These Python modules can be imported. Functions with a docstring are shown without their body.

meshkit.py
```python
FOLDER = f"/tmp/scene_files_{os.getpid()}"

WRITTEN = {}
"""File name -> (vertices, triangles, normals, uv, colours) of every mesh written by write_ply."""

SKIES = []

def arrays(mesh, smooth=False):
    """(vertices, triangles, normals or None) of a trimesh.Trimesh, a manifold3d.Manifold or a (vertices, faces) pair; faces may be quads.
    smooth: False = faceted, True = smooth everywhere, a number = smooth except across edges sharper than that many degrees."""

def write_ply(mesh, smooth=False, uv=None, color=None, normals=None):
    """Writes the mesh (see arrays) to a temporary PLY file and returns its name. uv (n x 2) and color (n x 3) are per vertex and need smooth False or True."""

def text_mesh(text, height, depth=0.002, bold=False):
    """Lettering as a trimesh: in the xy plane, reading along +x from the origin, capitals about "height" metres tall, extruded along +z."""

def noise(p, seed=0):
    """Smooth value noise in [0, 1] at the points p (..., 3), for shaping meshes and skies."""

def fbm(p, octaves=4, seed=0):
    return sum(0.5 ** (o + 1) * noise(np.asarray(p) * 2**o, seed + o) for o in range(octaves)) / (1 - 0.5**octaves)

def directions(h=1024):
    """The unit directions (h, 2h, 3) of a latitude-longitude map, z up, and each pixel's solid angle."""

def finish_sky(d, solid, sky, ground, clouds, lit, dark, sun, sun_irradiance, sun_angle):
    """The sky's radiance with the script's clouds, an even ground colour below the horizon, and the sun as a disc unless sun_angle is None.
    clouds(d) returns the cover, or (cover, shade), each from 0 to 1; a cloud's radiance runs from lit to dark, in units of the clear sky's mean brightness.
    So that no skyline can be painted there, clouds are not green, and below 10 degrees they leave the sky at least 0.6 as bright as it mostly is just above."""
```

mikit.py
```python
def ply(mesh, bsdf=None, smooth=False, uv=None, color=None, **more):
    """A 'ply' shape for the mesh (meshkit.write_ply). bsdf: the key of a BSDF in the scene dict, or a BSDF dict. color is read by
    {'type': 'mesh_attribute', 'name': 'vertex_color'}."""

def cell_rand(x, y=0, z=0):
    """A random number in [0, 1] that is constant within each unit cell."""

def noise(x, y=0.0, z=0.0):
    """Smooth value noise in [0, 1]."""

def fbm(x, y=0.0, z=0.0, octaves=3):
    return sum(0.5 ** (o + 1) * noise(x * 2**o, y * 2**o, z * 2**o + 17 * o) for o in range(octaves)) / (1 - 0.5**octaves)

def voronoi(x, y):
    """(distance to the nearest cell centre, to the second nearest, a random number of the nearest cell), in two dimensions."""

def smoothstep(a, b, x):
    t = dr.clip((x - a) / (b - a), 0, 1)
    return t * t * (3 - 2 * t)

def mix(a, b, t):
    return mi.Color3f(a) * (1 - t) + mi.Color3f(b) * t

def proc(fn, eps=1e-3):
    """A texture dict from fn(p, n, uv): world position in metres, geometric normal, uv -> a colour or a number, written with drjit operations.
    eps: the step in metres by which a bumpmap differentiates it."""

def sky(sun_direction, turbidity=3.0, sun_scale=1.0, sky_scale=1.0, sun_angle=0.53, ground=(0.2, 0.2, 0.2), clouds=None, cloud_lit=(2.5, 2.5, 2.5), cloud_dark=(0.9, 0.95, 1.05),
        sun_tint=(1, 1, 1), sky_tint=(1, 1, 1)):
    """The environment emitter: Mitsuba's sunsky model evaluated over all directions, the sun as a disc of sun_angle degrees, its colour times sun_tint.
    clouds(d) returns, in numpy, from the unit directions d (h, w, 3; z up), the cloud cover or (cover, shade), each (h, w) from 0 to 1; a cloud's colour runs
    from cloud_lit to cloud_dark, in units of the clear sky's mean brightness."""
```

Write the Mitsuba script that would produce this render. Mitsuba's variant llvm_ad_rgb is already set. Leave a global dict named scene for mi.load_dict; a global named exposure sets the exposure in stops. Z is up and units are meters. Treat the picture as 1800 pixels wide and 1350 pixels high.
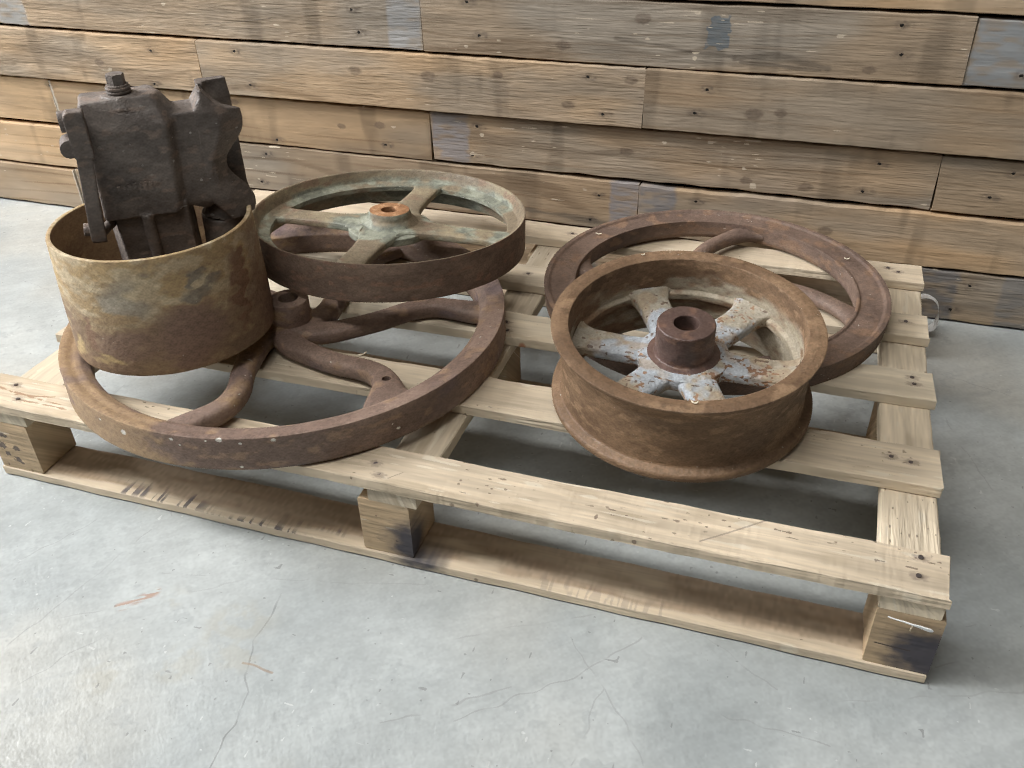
import math, random
import numpy as np, trimesh, mitsuba as mi, drjit as dr, manifold3d as m3
import mikit, meshkit
from mikit import noise, fbm, smoothstep, mix
rng = np.random.default_rng(7)
T = mi.ScalarTransform4f
scene = {'type': 'scene'}
labels = {}

# ------------------------------------------------------------------ camera, lamps, exposure
exposure = 0.45
CAM = np.array([0.9991178, -0.6941280, 0.8059082]); YAW, PITCH, ROLL, FPX = -0.33144434, 0.60486153, 0.02850178, 1595.9846
def cam_axes():
    cy, sy, cp, sp = math.cos(YAW), math.sin(YAW), math.cos(PITCH), math.sin(PITCH)
    f = np.array([sy * cp, cy * cp, -sp]); r = np.array([cy, -sy, 0.]); d = np.cross(f, r)
    cr, sr = math.cos(ROLL), math.sin(ROLL)
    return cr * r + sr * d, -sr * r + cr * d, f
_r, _d, _f = cam_axes()
scene['camera'] = {'type': 'perspective', 'fov': 2 * math.degrees(math.atan(900 / FPX)), 'fov_axis': 'x', 'near_clip': 0.05, 'far_clip': 60.0,
    'to_world': T().look_at(origin=CAM.tolist(), target=(CAM + _f).tolist(), up=(-_d).tolist())
    }

def quad(c, u, v):
    c, u, v = map(np.asarray, (c, u, v))
    return trimesh.Trimesh([c - u - v, c + u - v, c + u + v, c - u + v], [[0, 1, 2], [0, 2, 3]], process=False)
def lamp(name, c, u, v, rgb, label):
    s = mikit.ply(quad(c, u, v)); s['bsdf'] = {'type': 'diffuse', 'reflectance': {'type': 'rgb', 'value': .5}}
    s['emitter'] = {'type': 'area', 'radiance': {'type': 'rgb', 'value': list(rgb)}}
    scene[name] = s; labels[name] = {'label': label, 'category': 'lamp'}
W1 = np.array([1.0, .975, .93])
lamp('ceiling_lamp', (-1.2, -1.05, 4.2), (0, .3, 0), (2.4, 0, 0), 15 * W1, 'long row of fluorescent ceiling lamps above the front of the pallet')
lamp('ceiling_lamp_001', (.4, -3.6, 4.2), (0, .3, 0), (2.4, 0, 0), 3 * W1, 'long row of fluorescent ceiling lamps behind the photographer')
lamp('hall_window', (-2.7, -.40, 2.45), (0, .9, 0), (0, 0, .95), 18.5 * np.array([.97, .985, 1.0]), 'tall bright hall window off to the left')
labels['hall_window']['category'] = 'window'

# ------------------------------------------------------------------ materials
def C(*v): return mi.Color3f(*v)
def bsdf(name, fn, rough=.6, bump=None, bscale=.001, spec=.5, rfn=None, eps=4e-4):
    b = {'type': 'principled', 'base_color': mikit.proc(fn), 'roughness': mikit.proc(rfn) if rfn else rough, 'specular': spec}
    if bump: b = {'type': 'bumpmap', 'arbitrary': mikit.proc(bump, eps=eps), 'scale': bscale, 'bsdf': b}
    scene[name] = {'type': 'twosided', 'bsdf': b}

def seg(x, y, x0, y0, x1, y1):
    dx, dy = x1 - x0, y1 - y0
    t = dr.clip(((x - x0) * dx + (y - y0) * dy) / (dx * dx + dy * dy), 0, 1)
    return dr.sqrt(dr.square(x - x0 - t * dx) + dr.square(y - y0 - t * dy))
SCR = [(.141,-.148,.197,-.039,.7),(.234,-.247,.253,-.159,.9),(.253,-.159,.275,-.032,.9),(.258,-.194,.315,-.157,.6),(.277,-.293,.31,-.232,.8),(.31,-.232,.335,-.192,.8),
 (.337,-.095,.653,-.02,.6),(.375,-.12,.455,-.061,.6),(.75,-.18,.853,-.094,1),(.853,-.094,.912,-.02,1),(.834,-.044,.901,-.115,.8),(.901,-.115,.943,-.173,.8),(.971,.006,1.061,-.048,1),
 (.974,-.093,1.114,-.099,1),(.68,-.205,.794,-.127,1),(.885,-.099,.877,-.193,.8),(.287,-.001,.27,.023,.8),(.713,-.082,.862,-.001,.8),(1.252,.1,1.312,.122,1),(1.214,.032,1.26,.062,1),
 (-.3,.25,-.05,.62,.6),(-.5,.5,-.1,.42,.5),(-.2,.75,.05,.3,.5),(1.25,.62,1.6,.5,.8),(1.3,.35,1.22,.6,.7),(1.1,-.05,1.5,.1,.7),(.05,.0,.02,.3,.6)]
CRK = [(.492,-.082,.499,-.116),(.499,-.116,.5,-.154),(.5,-.154,.513,-.194),(.513,-.194,.532,-.215),(.532,-.215,.536,-.252),(.536,-.252,.539,-.298),(.539,-.298,.5,-.42)]
def floor_col(p, n, uv):
    x, y = p.x, p.y
    a = fbm(x * 5 + 3, y * 5, 1, 4); b = fbm(x * 22, y * 22 + 9, 2, 3); c = fbm(x * 75, y * 75, 3, 3)
    ang = x * .83 + y * .56; ang2 = -x * .56 + y * .83
    st = fbm(ang * 9, ang2 * 46, 5, 3)
    col = mix(C(.308, .332, .332), C(.395, .418, .413), smoothstep(.30, .70, a))
    col = mix(col, C(.455, .435, .385), smoothstep(.52, .75, fbm(x * 3.2 + 11, y * 3.2, 7, 3)) * .45)
    col = col * (.90 + .20 * b) * (.93 + .14 * st)
    col = mix(col, C(.26, .28, .285), smoothstep(.58, .74, c) * .28 * smoothstep(.42, .62, b))
    col = mix(col, C(.27, .285, .285), smoothstep(.60, .74, st) * .22)
    col = col * (.95 + .10 * noise(x * 330, y * 330, 3)) * (.94 + .12 * fbm(ang * 60 + 4, ang2 * 150, 9, 3))
    wx, wy = x + .006 * (noise(x * 60, y * 60, 4) - .5), y + .006 * (noise(x * 60, y * 60, 8) - .5)
    m = mi.Float(0)
    for (x0, y0, x1, y1, w) in SCR:
        m = dr.maximum(m, w * (1 - smoothstep(.0004, .0014, seg(wx, wy, x0, y0, x1, y1))))
    m = m * smoothstep(.2, .55, noise(x * 45, y * 45, 21))
    col = mix(col, C(.22, .22, .22), m * .38)
    m = mi.Float(0)
    for s in CRK: m = dr.maximum(m, 1 - smoothstep(.0004, .0016, seg(wx, wy, *s)))
    col = mix(col, C(.12, .12, .12), m * (.08 + .45 * noise(x * 80, y * 80)))
    g = noise(x * 240, y * 240, 2); g2 = noise(ang * 60, ang2 * 420, 2)
    r = (1 - smoothstep(.002, .008, seg(wx, wy, .322, -.154, .349, -.122))) * smoothstep(.35, .6, g2)
    col = mix(col, C(.34, .18, .11), r * .65)
    r = (1 - smoothstep(.0006, .0022, seg(wx, wy, .502, -.182, .539, -.184)))
    col = mix(col, C(.27, .185, .125), r * .6)
    r = mi.Float(0)
    for (bx, by, br) in ((.375,-.125,.03),(.367,-.242,.035),(.493,-.173,.03),(.465,-.14,.05),(.44,-.2,.03),(.62,-.33,.06),(.24,.013,.02)):
        r = dr.maximum(r, 1 - smoothstep(br * .3, br, dr.sqrt(dr.square(wx - bx) + dr.square(wy - by)) + .03 * (b - .5)))
    col = mix(col, C(.36, .32, .23), r * .22 * smoothstep(.3, .6, c))
    col = mix(col, C(.62, .63, .62), smoothstep(.955, .97, noise(x * 150, y * 150, 31)) * smoothstep(.5, .6, noise(x * 11, y * 11, 5)) * .4)
    col = mix(col, C(.17, .17, .17), smoothstep(.955, .975, noise(x * 130, y * 130, 77)) * .55)
    return col
bsdf('mat_floor', floor_col, rfn=lambda p, n, uv: .34 + .3 * fbm(p.x * 14, p.y * 14, 3, 3), bump=lambda p, n, uv: fbm(p.x * 60, p.y * 60, 0, 3) + .3 * noise(p.x * 420, p.y * 420), bscale=.0009, spec=.5)

# --- planks of the wall: uv.x holds the plank's number (+.5), uv.y its tone (warm 0..1)
KN = [(.722,.462,.011),(.593,.414,.010),(.351,.349,.012),(.604,.319,.009),(.709,.367,.009),(.91,.327,.012),(.951,.332,.008),(.91,.212,.008),(1.007,.21,.010),(.706,.242,.010),
      (.241,.25,.009),(.162,.242,.007),(-.063,.271,.008),(.21,.35,.010),(1.07,.405,.008),(.48,.36,.008),(-.35,.33,.009),(.30,.15,.009),(1.05,.14,.010),(-.3,.24,.008)]
HO = [(.427,.474),(.447,.422),(.637,.368),(.664,.308),(1.102,.471),(1.11,.43),(.833,.361),(.817,.322),(1.112,.26),(1.096,.212),(1.305,.264),(1.282,.223),(1.276,.41),(.433,.264),(.422,.21),
      (.661,.159),(.646,.111),(.832,.168),(-.034,.37),(-.013,.31),(-.221,.36),(.222,.415),(.213,.452),(-.231,.296),(-.501,.272),(-.033,.113),(.249,.214),(-.011,.173),(.017,.203),(1.29,.071),(1.271,.023),(-.39,.15),(-.38,.06)]
STN = [(.279,.341,.389,.49,.33,.33,.33),(-.7,-.5,.389,.49,.36,.36,.35),(.346,.417,.19,.288,.27,.255,.26),(.68,.7325,.095,.19,.25,.235,.24),(.733,.797,.095,.19,.24,.23,.235),(1.203,1.42,.389,.49,.29,.31,.325),
       (1.21,1.272,0,.096,.17,.165,.165),(1.338,1.42,0,.096,.23,.215,.20),(.61,.66,.0,.096,.22,.2,.18)]
def wood_grain(s, c, off, kn):
    k = mi.Float(0); kc = mi.Float(0)
    for (ks, kz, kr) in kn:
        d = dr.sqrt(dr.square((s - ks) * .62) + dr.square(c - kz))
        k = k + dr.exp(-dr.square(d / (kr * 2.0))); kc = dr.maximum(kc, 1 - smoothstep(kr * .55, kr * .95, d + .25 * kr * (noise(s * 260, c * 260, off) - .5)))
    w = fbm(s * 3.1 + off, c * 9, off, 3) - .5
    cc = c + .028 * w + .010 * k
    g = noise(cc * 75, s * .9 + off, off) * .55 + .45 * noise(cc * 190, s * 2.4, off + 3)
    fine = noise(cc * 520, s * 14, off)
    return g, fine, k, kc
def wall_col(p, n, uv):
    idn = dr.floor(uv.x); off = idn * 7.31; warm = uv.y
    s, c = p.x, p.z
    g, fine, k, kc = wood_grain(s, c, off, KN)
    br = mikit.cell_rand(idn, 3, 1)
    base = mix(C(.218, .178, .136), C(.50, .342, .198), dr.clip(warm * 1.1 + .03, 0, 1)) * (.86 + .3 * br)
    grey = fbm(s * 4.3 + off, c * 13, off + 5, 3)
    base = mix(base, C(.235, .212, .18) * (.9 + .3 * br), smoothstep(.42, .66, grey) * (.75 - .5 * warm))
    mo = fbm(s * 13 + off, c * 34, off + 1, 3); dash = noise(s * 62 + 5 * noise(c * 90, s * 6, off), c * 430, off + 6)
    rg = .25 + .75 * smoothstep(.3, .7, mikit.cell_rand(idn, 11, 5)); q = c * 46 + 3.4 * fbm(s * 1.7 + off, c * 8, off + 4, 3)
    fig = dr.abs(q - dr.floor(q) - .5) * 2
    col = base * (.86 + .26 * smoothstep(.15, .85, g)) * (1 + rg * (.24 * fine - .12)) * (.74 + .52 * mo) * (1 + rg * (.24 * dash - .12))
    col = mix(col, col * C(.70, .64, .58), smoothstep(.72, .95, fig) * (1 - .7 * rg) * smoothstep(.3, .6, fbm(s * 6 + off, c * 20, off, 2)))
    col = col * (1 - .28 * smoothstep(.55, .72, fbm(s * 24 + off, c * 5, off + 8, 3)))
    col = mix(col, col * C(1.16, 1.02, .84), smoothstep(.45, .65, fbm(s * 3.6 + off, c * 7, off + 2, 2)) * (.2 + .6 * warm))
    col = mix(col, base * C(.52, .46, .40), smoothstep(.66, .84, noise(c * 55 + 6 * fbm(s * 4, c * 12, off, 2), s * 2.2, off + 9)) * .55)
    for (s0, s1, z0, z1, r, gg, b) in STN:
        e = .004 * (noise(c * 90, s * 40, 3) - .5)
        m = smoothstep(s0 - .004, s0 + .004, s + e) * (1 - smoothstep(s1 - .005, s1 + .005, s + 2 * e)) * dr.select((c > z0) & (c < z1), 1., 0.)
        col = mix(col, C(r, gg, b) * (.55 + .55 * g) * (.85 + .3 * fine), m * (.30 + .55 * smoothstep(.25, .65, fbm(s * 40, c * 120, 2, 2))))
    # blue paint blot and dark smears
    d = dr.maximum(dr.abs(s - .842) - .017, dr.abs(c - .448) - .024) + .014 * (fbm(s * 90, c * 90, 6, 3) - .45) + .35 * dr.maximum(.842 - s, 0) * dr.select(c > .455, 1., 0.)
    col = mix(col, C(.115, .135, .15), (1 - smoothstep(-.001, .002, d)) * (.7 + .25 * noise(s * 120, c * 300)))
    for (a0, b0, a1, b1, w) in ((.68, .431, .80, .417, .006), (.80, .417, .87, .412, .004), (.87, .41, .935, .42, .006), (.935, .42, 1.01, .402, .008), (.88, .405, 1.0, .40, .005), (-.09, .412, .05, .43, .0016), (.39, .125, .71, .105, .008)):
        m = 1 - smoothstep(w * .3, w, seg(s, c, a0, b0, a1, b1) + w * .9 * (fbm(s * 30, c * 150, 3, 2) - .4))
        col = mix(col, C(.105, .085, .065), m * .62)
    col = mix(col, C(.105, .075, .055) * (.7 + .6 * noise(s * 300, c * 300)), kc * .55)
    m = mi.Float(0); m2 = mi.Float(0)
    for (hs, hz) in HO:
        d = dr.sqrt(dr.square((s - hs) * .8) + dr.square(c - hz)) + .0016 * (noise(s * 700, c * 700) - .5)
        m = dr.maximum(m, 1 - smoothstep(.0017, .0027, d)); m2 = dr.maximum(m2, (1 - smoothstep(.003, .011, dr.sqrt(dr.square((s - hs - .003) * .5) + dr.square(c - hz)))) * noise(s * 200, c * 300))
    col = mix(col, C(.07, .055, .045), m2 * .7); col = mix(col, C(.012, .010, .008), m)
    fl = smoothstep(.875, .92, noise(s * 52, c * 260, off + 2)) * smoothstep(.5, .62, noise(s * 9, c * 25, off))
    col = mix(col, C(.56, .48, .37), fl * .75)
    # bare pale strips left by battens
    for (s0, z0, z1) in ((-.498, .192, .287), (-.5, .0, .096)):
        m = (1 - smoothstep(.0035, .0065, dr.abs(s - s0) + .003 * noise(c * 200))) * dr.select((c > z0) & (c < z1), 1., 0.)
        col = mix(col, C(.50, .48, .42), m * .55)
    return col
def wall_bump(p, n, uv):
    off = dr.floor(uv.x) * 7.31; rg = .25 + .75 * smoothstep(.3, .7, mikit.cell_rand(dr.floor(uv.x), 11, 5))
    return rg * noise(p.z * 230 + 3 * noise(p.x * 6, p.z * 20, off), p.x * 9, off) + rg * .9 * noise(p.x * 62 + 5 * noise(p.z * 90, p.x * 6, off), p.z * 430, off + 6) + .6 * noise(p.z * 650, p.x * 40, off) + .5 * fbm(p.x * 55, p.z * 130, off, 2)
bsdf('mat_wall_plank', wall_col, rough=.72, bump=wall_bump, bscale=.0008, spec=.3)

# --- pallet timber: uv.x = board number + .5, uv.y = kind (0 along x, 1 along y, 2 block, 3 bottom board along x with dirt and painted slat shadow)
PK = [(.99,.024,.004),(1.03,.19,.006),(.80,.21,.005),(.30,.04,.005),(.2,.19,.005),(.5,.2,.006),(.66,.38,.005),(1.0,.37,.004),(.75,.55,.005),(.3,.7,.006)]
def pal_col(p, n, uv):
    idn = dr.floor(uv.x); off = idn * 5.17 + 40; kind = uv.y
    ly = (kind > .5) & (kind < 1.5); blk = (kind > 1.5) & (kind < 2.5); dirt_shaded = kind > 2.5
    s = dr.select(ly, p.y, p.x); c0 = dr.select(ly, p.x, p.y)
    c = c0 + dr.select(blk, p.z * 1.0, p.z * .35)
    kn = [(a, b, r) for a, b, r in PK]
    g, fine, k, kc = wood_grain(s, c, off, kn)
    br = mikit.cell_rand(idn, 5, 2); hue = mikit.cell_rand(idn, 9, 4)
    base = mix(C(.55, .455, .335), C(.575, .50, .38), hue) * (.90 + .2 * br)
    base = dr.select(blk, C(.42, .31, .195) * (.85 + .3 * br), base)
    dash = noise(s * 40 + 4 * noise(c * 70, s * 5, off), c * 380, off + 6); mo = fbm(s * 9 + off, c * 30, off + 1, 3)
    col = base * (.86 + .20 * smoothstep(.2, .8, g)) * (.92 + .14 * fine) * (.78 + .42 * mo) * (.90 + .18 * dash)
    col = mix(col, C(.36, .29, .20), smoothstep(.60, .78, fbm(s * 11 + off, c * 40, off, 3)) * .55)
    col = mix(col, C(.62, .56, .45), smoothstep(.80, .88, noise(s * 30, c * 210, off)) * .55)
    sp = smoothstep(.86, .91, noise(s * 130, c * 260, off + 4)) * smoothstep(.48, .6, noise(s * 14, c * 20, off))
    col = mix(col, C(.13, .09, .07), sp * .7)
    col = mix(col, C(.34, .13, .06), kc * dr.select(dr.abs(p.z - .13) < .02, .8, 0.) * dr.select(ly | blk, 0., 1.))
    # bottom boards: brown dirt with painted slat shadow, blue-black saw marks along the front edge
    up = dr.select(n.z > .5, 1., 0.)
    dirt_shade = smoothstep(.012, .02, p.y + .012 * (fbm(s * 20, c * 60, 3, 2) - .5)) * smoothstep(.25, .5, fbm(s * 9, c * 30, 11, 3) + .12)
    dcol = mix(C(.30, .215, .145), C(.42, .33, .24), noise(s * 22, c * 130, 3)) * (.85 + .3 * noise(s * 260, c * 120, 2))
    col = mix(col, dcol, dr.select(dirt_shaded, up * dirt_shade * .9, 0.))
    saw = smoothstep(.42, .62, noise(s * 330, c * 14, 8)) * smoothstep(.42, .62, fbm(s * 7 + 2, c * 40, 5, 2)) * dr.select((s > .2) & (s < .53), .9, 0.) + .25 * smoothstep(.42, .55, noise(s * 400, c * 25, 4)) * dr.select((s > .78) & (s < .93), 1., 0.)
    edge = 1 - smoothstep(.010, .030, p.y + .022 * (noise(s * 150, 1, 2) - .5))
    col = mix(col, C(.075, .07, .085), dr.select(dirt_shaded, up * saw * edge * .9, 0.))
    # blue-black stain on the blocks (middle and right corner)
    for (bx, by, bz, rx, rz) in ((.634, .0, .034, .046, .046), (1.198, .0, .040, .052, .046)):
        d = dr.sqrt(dr.square((p.x - bx) / rx) + dr.square((p.z - bz) / rz) + dr.square((p.y - by) / .05)) + .5 * (fbm(p.x * 60, p.z * 110, 2, 3) - .5)
        col = mix(col, C(.035, .038, .055), (1 - smoothstep(.45, 1.15, d)) * dr.select(blk | (dirt_shaded & (p.x < .9)), .93, 0.))
    for (bx, bz, w) in ((.034, .072, .006), (.025, .054, .008), (.05, .052, .006), (.045, .032, .007), (.03, .04, .005)):
        d = dr.sqrt(dr.square((p.x - bx) / w) + dr.square((p.z - bz) / (w * .8))) + 1.1 * (noise(p.x * 330, p.z * 330) - .5)
        col = mix(col, C(.07, .06, .06), (1 - smoothstep(.7, 1.1, d)) * dr.select(blk & (p.y < .01), .8, 0.))
    # pencil lines across the first slat
    m = dr.maximum(1 - smoothstep(.0005, .0016, seg(p.x, p.y, .958, .012, 1.02, .062)), 1 - smoothstep(.0004, .0011, seg(p.x, p.y, .604, .010, .616, .024)))
    col = mix(col, C(.22, .17, .14), m * .6 * dr.select((kind < .5) & (p.y < .065), 1., 0.))
    m = mi.Float(0)
    for q in ((.055, .030, .135, .022), (.06, .026, .115, .034), (.075, .018, .15, .016), (.0, .038, .05, .030)): m = dr.maximum(m, 1 - smoothstep(.0004, .0022, seg(p.x, p.y, *q) + .003 * (noise(p.x * 120, p.y * 300, 6) - .4)))
    col = mix(col, C(.27, .15, .08), m * .75 * dr.select(kind < .5, 1., 0.))
    m = 1 - smoothstep(.0004, .0013, seg(p.x, p.z, 1.146, .046, 1.180, .0445)); col = mix(col, C(.05, .04, .035), m * dr.select(blk & (p.y < .01), .9, 0.))
    ns = mi.Float(0)
    for (nx, ny) in NAILS: ns = dr.maximum(ns, 1 - smoothstep(.0028, .0075, dr.sqrt(dr.square((p.x - nx) * .6) + dr.square(p.y - ny)) + .004 * (noise(p.x * 300, p.y * 500) - .5)))
    col = mix(col, C(.17, .13, .115), ns * .5 * dr.select((kind < .5), 1., 0.))
    return col
def pal_bump(p, n, uv):
    kind = uv.y; ly = (kind > .5) & (kind < 1.5); off = dr.floor(uv.x) * 5.17
    s = dr.select(ly, p.y, p.x); c = dr.select(ly, p.x, p.y) + p.z
    return noise(c * 330, s * 16, off) + .6 * noise(c * 900, s * 60, off) + .8 * fbm(s * 40, c * 90, off, 2) + .35 * noise(s * 300, c * 40, off)

# --- rusted iron
def rust(name, c0, c1, c2, k=16., seed=0., rough=.62, b=.0011, spec=.4, extra=None, white=0., mid=(.36, .64), hi=(.54, .72)):
    def f(p, n, uv):
        x, y, z = p.x * k + seed, p.y * k + seed * 2, p.z * k * 1.6
        a = fbm(x, y, z, 4); d = fbm(x * 3.3, y * 3.3, z * 3.3, 3); g = noise(p.x * 520, p.y * 520, p.z * 520); g1 = noise(p.x * 190, p.y * 190, p.z * 190 + 3)
        col = mix(C(*c0), C(*c1), smoothstep(mid[0], mid[1], a))
        col = mix(col, C(*c2), smoothstep(hi[0], hi[1], d) * .8)
        if extra: col = extra(p, n, col, a, d, g1)
        col = col * (.66 + .38 * g + .30 * g1)
        if white: col = mix(col, C(.62, .59, .54), smoothstep(.925, .95, noise(p.x * 260 + 5, p.y * 260, p.z * 260)) * smoothstep(.5, .62, a) * white)
        return col
    bsdf(name, f, rfn=lambda p, n, uv: rough + .22 * (noise(p.x * 90, p.y * 90, p.z * 90) - .5), bump=lambda p, n, uv: fbm(p.x * 140 + seed, p.y * 140, p.z * 140, 3) + .45 * noise(p.x * 700, p.y * 700, p.z * 700), bscale=b, spec=spec)
def ex_a(p, n, col, a, d, g):
    m = smoothstep(-.07, .07, .27 + .12 * smoothstep(.02, -.03, p.y) - p.x - .35 * dr.maximum(p.y - .2, 0) + .55 * (a - .5) + .25 * (d - .5))
    col = mix(col, mix(C(.26, .170, .098), C(.31, .21, .12), d), m * .9)
    bl = smoothstep(.58, .7, fbm(p.x * 14 + 5, p.y * 14, p.z * 24 + 3, 3))
    col = mix(col, C(.115, .088, .105), bl * .5)
    m = mi.Float(0)
    for (cx, cy, cz, cr) in ((.2909, -.0388, .166, .0052), (.2508, -.0287, .1686, .0026), (.3611, -.043, .1737, .0024), (.4197, -.0339, .1775, .0038), (.4422, -.0272, .1732, .0024), (.4768, -.0129, .1758, .0042), (.4379, -.0286, .1395, .003), (.371, -.0423, .1671, .002), (.5835, .074, .1578, .0018), (.5876, .0793, .1488, .0026), (.404, -.037, .1758, .002)):
        m = dr.maximum(m, 1 - smoothstep(.55, 1., dr.sqrt(dr.square(p.x - cx) + dr.square(p.y - cy) + dr.square((p.z - cz) * 1.3)) / cr + .9 * (g - .5)))
    return mix(col, C(.62, .59, .53), m * .9)
rust('mat_rust_flywheel', (.165, .112, .088), (.230, .160, .126), (.27, .178, .118), seed=3., extra=ex_a, white=.55)
def ex_b(p, n, col, a, d, g):
    th = dr.atan2(p.y - .1767, p.x - .2199)
    w = .5 * (a - .5) + .35 * (d - .5)
    z = (p.z - .176) / .157 + .7 * w; t = th + 1.1 * w
    col = mix(col, mix(C(.36, .255, .135), C(.46, .375, .25), smoothstep(.40, .66, d)), smoothstep(.40, .66, z) * (.75 + .3 * smoothstep(.4, .6, noise(p.x * 60, p.y * 60, p.z * 60))))
    def blob(tc, zc, rt, rz): return 1 - smoothstep(.55, 1.25, dr.sqrt(dr.square((t - tc) / rt) + dr.square((z - zc) / rz)))
    col = mix(col, C(.20, .128, .102), blob(-.72, .36, .36, .28) * .8)
    col = mix(col, C(.19, .12, .095), blob(-1.35, .30, .35, .16) * .7)
    col = mix(col, C(.25, .24, .215), blob(-1.18, .72, .26, .17) * .6)
    col = mix(col, C(.13,.125,.12), dr.maximum(blob(-.60, .80, .10, .05), blob(-.57, .68, .13, .07)) * .65)
    col = mix(col, C(.165, .085, .055), blob(-.16, .55, .12, .36) * .85)
    col = mix(col, C(.15, .09, .07), blob(.3, .5, .35, .6) * .6)
    col = mix(col, C(.17, .085, .06), blob(-1.72, .38, .10, .2) * .5)
    col = mix(col, C(.42, .31, .16), dr.maximum(blob(-2.02, .18, .12, .07), blob(-1.62, .13, .17, .05)) * .85)
    return col
rust('mat_drum_ochre', (.205, .138, .088), (.28, .195, .118), (.33, .24, .14), seed=9., k=13., extra=ex_b, b=.0010, white=.35)
rust('mat_drum_inside', (.205, .138, .088), (.28, .195, .118), (.33, .24, .14), seed=2.)
rust('mat_rust_brown', (.138, .096, .073), (.200, .142, .107), (.21, .128, .09), seed=5., k=20., white=.5)
def ex_c(p, n, col, a, d, g):
    r = dr.sqrt(dr.square(p.x - .4105) + dr.square(p.y - .4668))
    bare = .22 * smoothstep(.075, .11, r) * (1 - smoothstep(.15, .175, r))
    m = smoothstep(.40, .60, a + .4 * (d - .5) - bare + .02)
    edge = 1 - smoothstep(.196, .2, r + .006 * (d - .5))
    return mix(col, mix(C(.125, .140, .118), C(.25, .268, .215), smoothstep(.4, .66, d)), m * .85 * edge)
rust('mat_green_worn', (.165, .130, .088), (.25, .205, .135), (.195, .13, .088), seed=11., k=17., extra=ex_c, white=.3)
rust('mat_hub_rust', (.20, .095, .045), (.30, .155, .075), (.42, .25, .14), seed=1., k=40.)
rust('mat_rust_plum', (.122, .082, .064), (.175, .119, .092), (.21, .13, .085), seed=8., white=.6, k=14.)
rust('mat_rust_orange', (.138, .084, .049), (.198, .124, .073), (.252, .162, .096), seed=6., k=15., rough=.56, white=.5)
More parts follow.
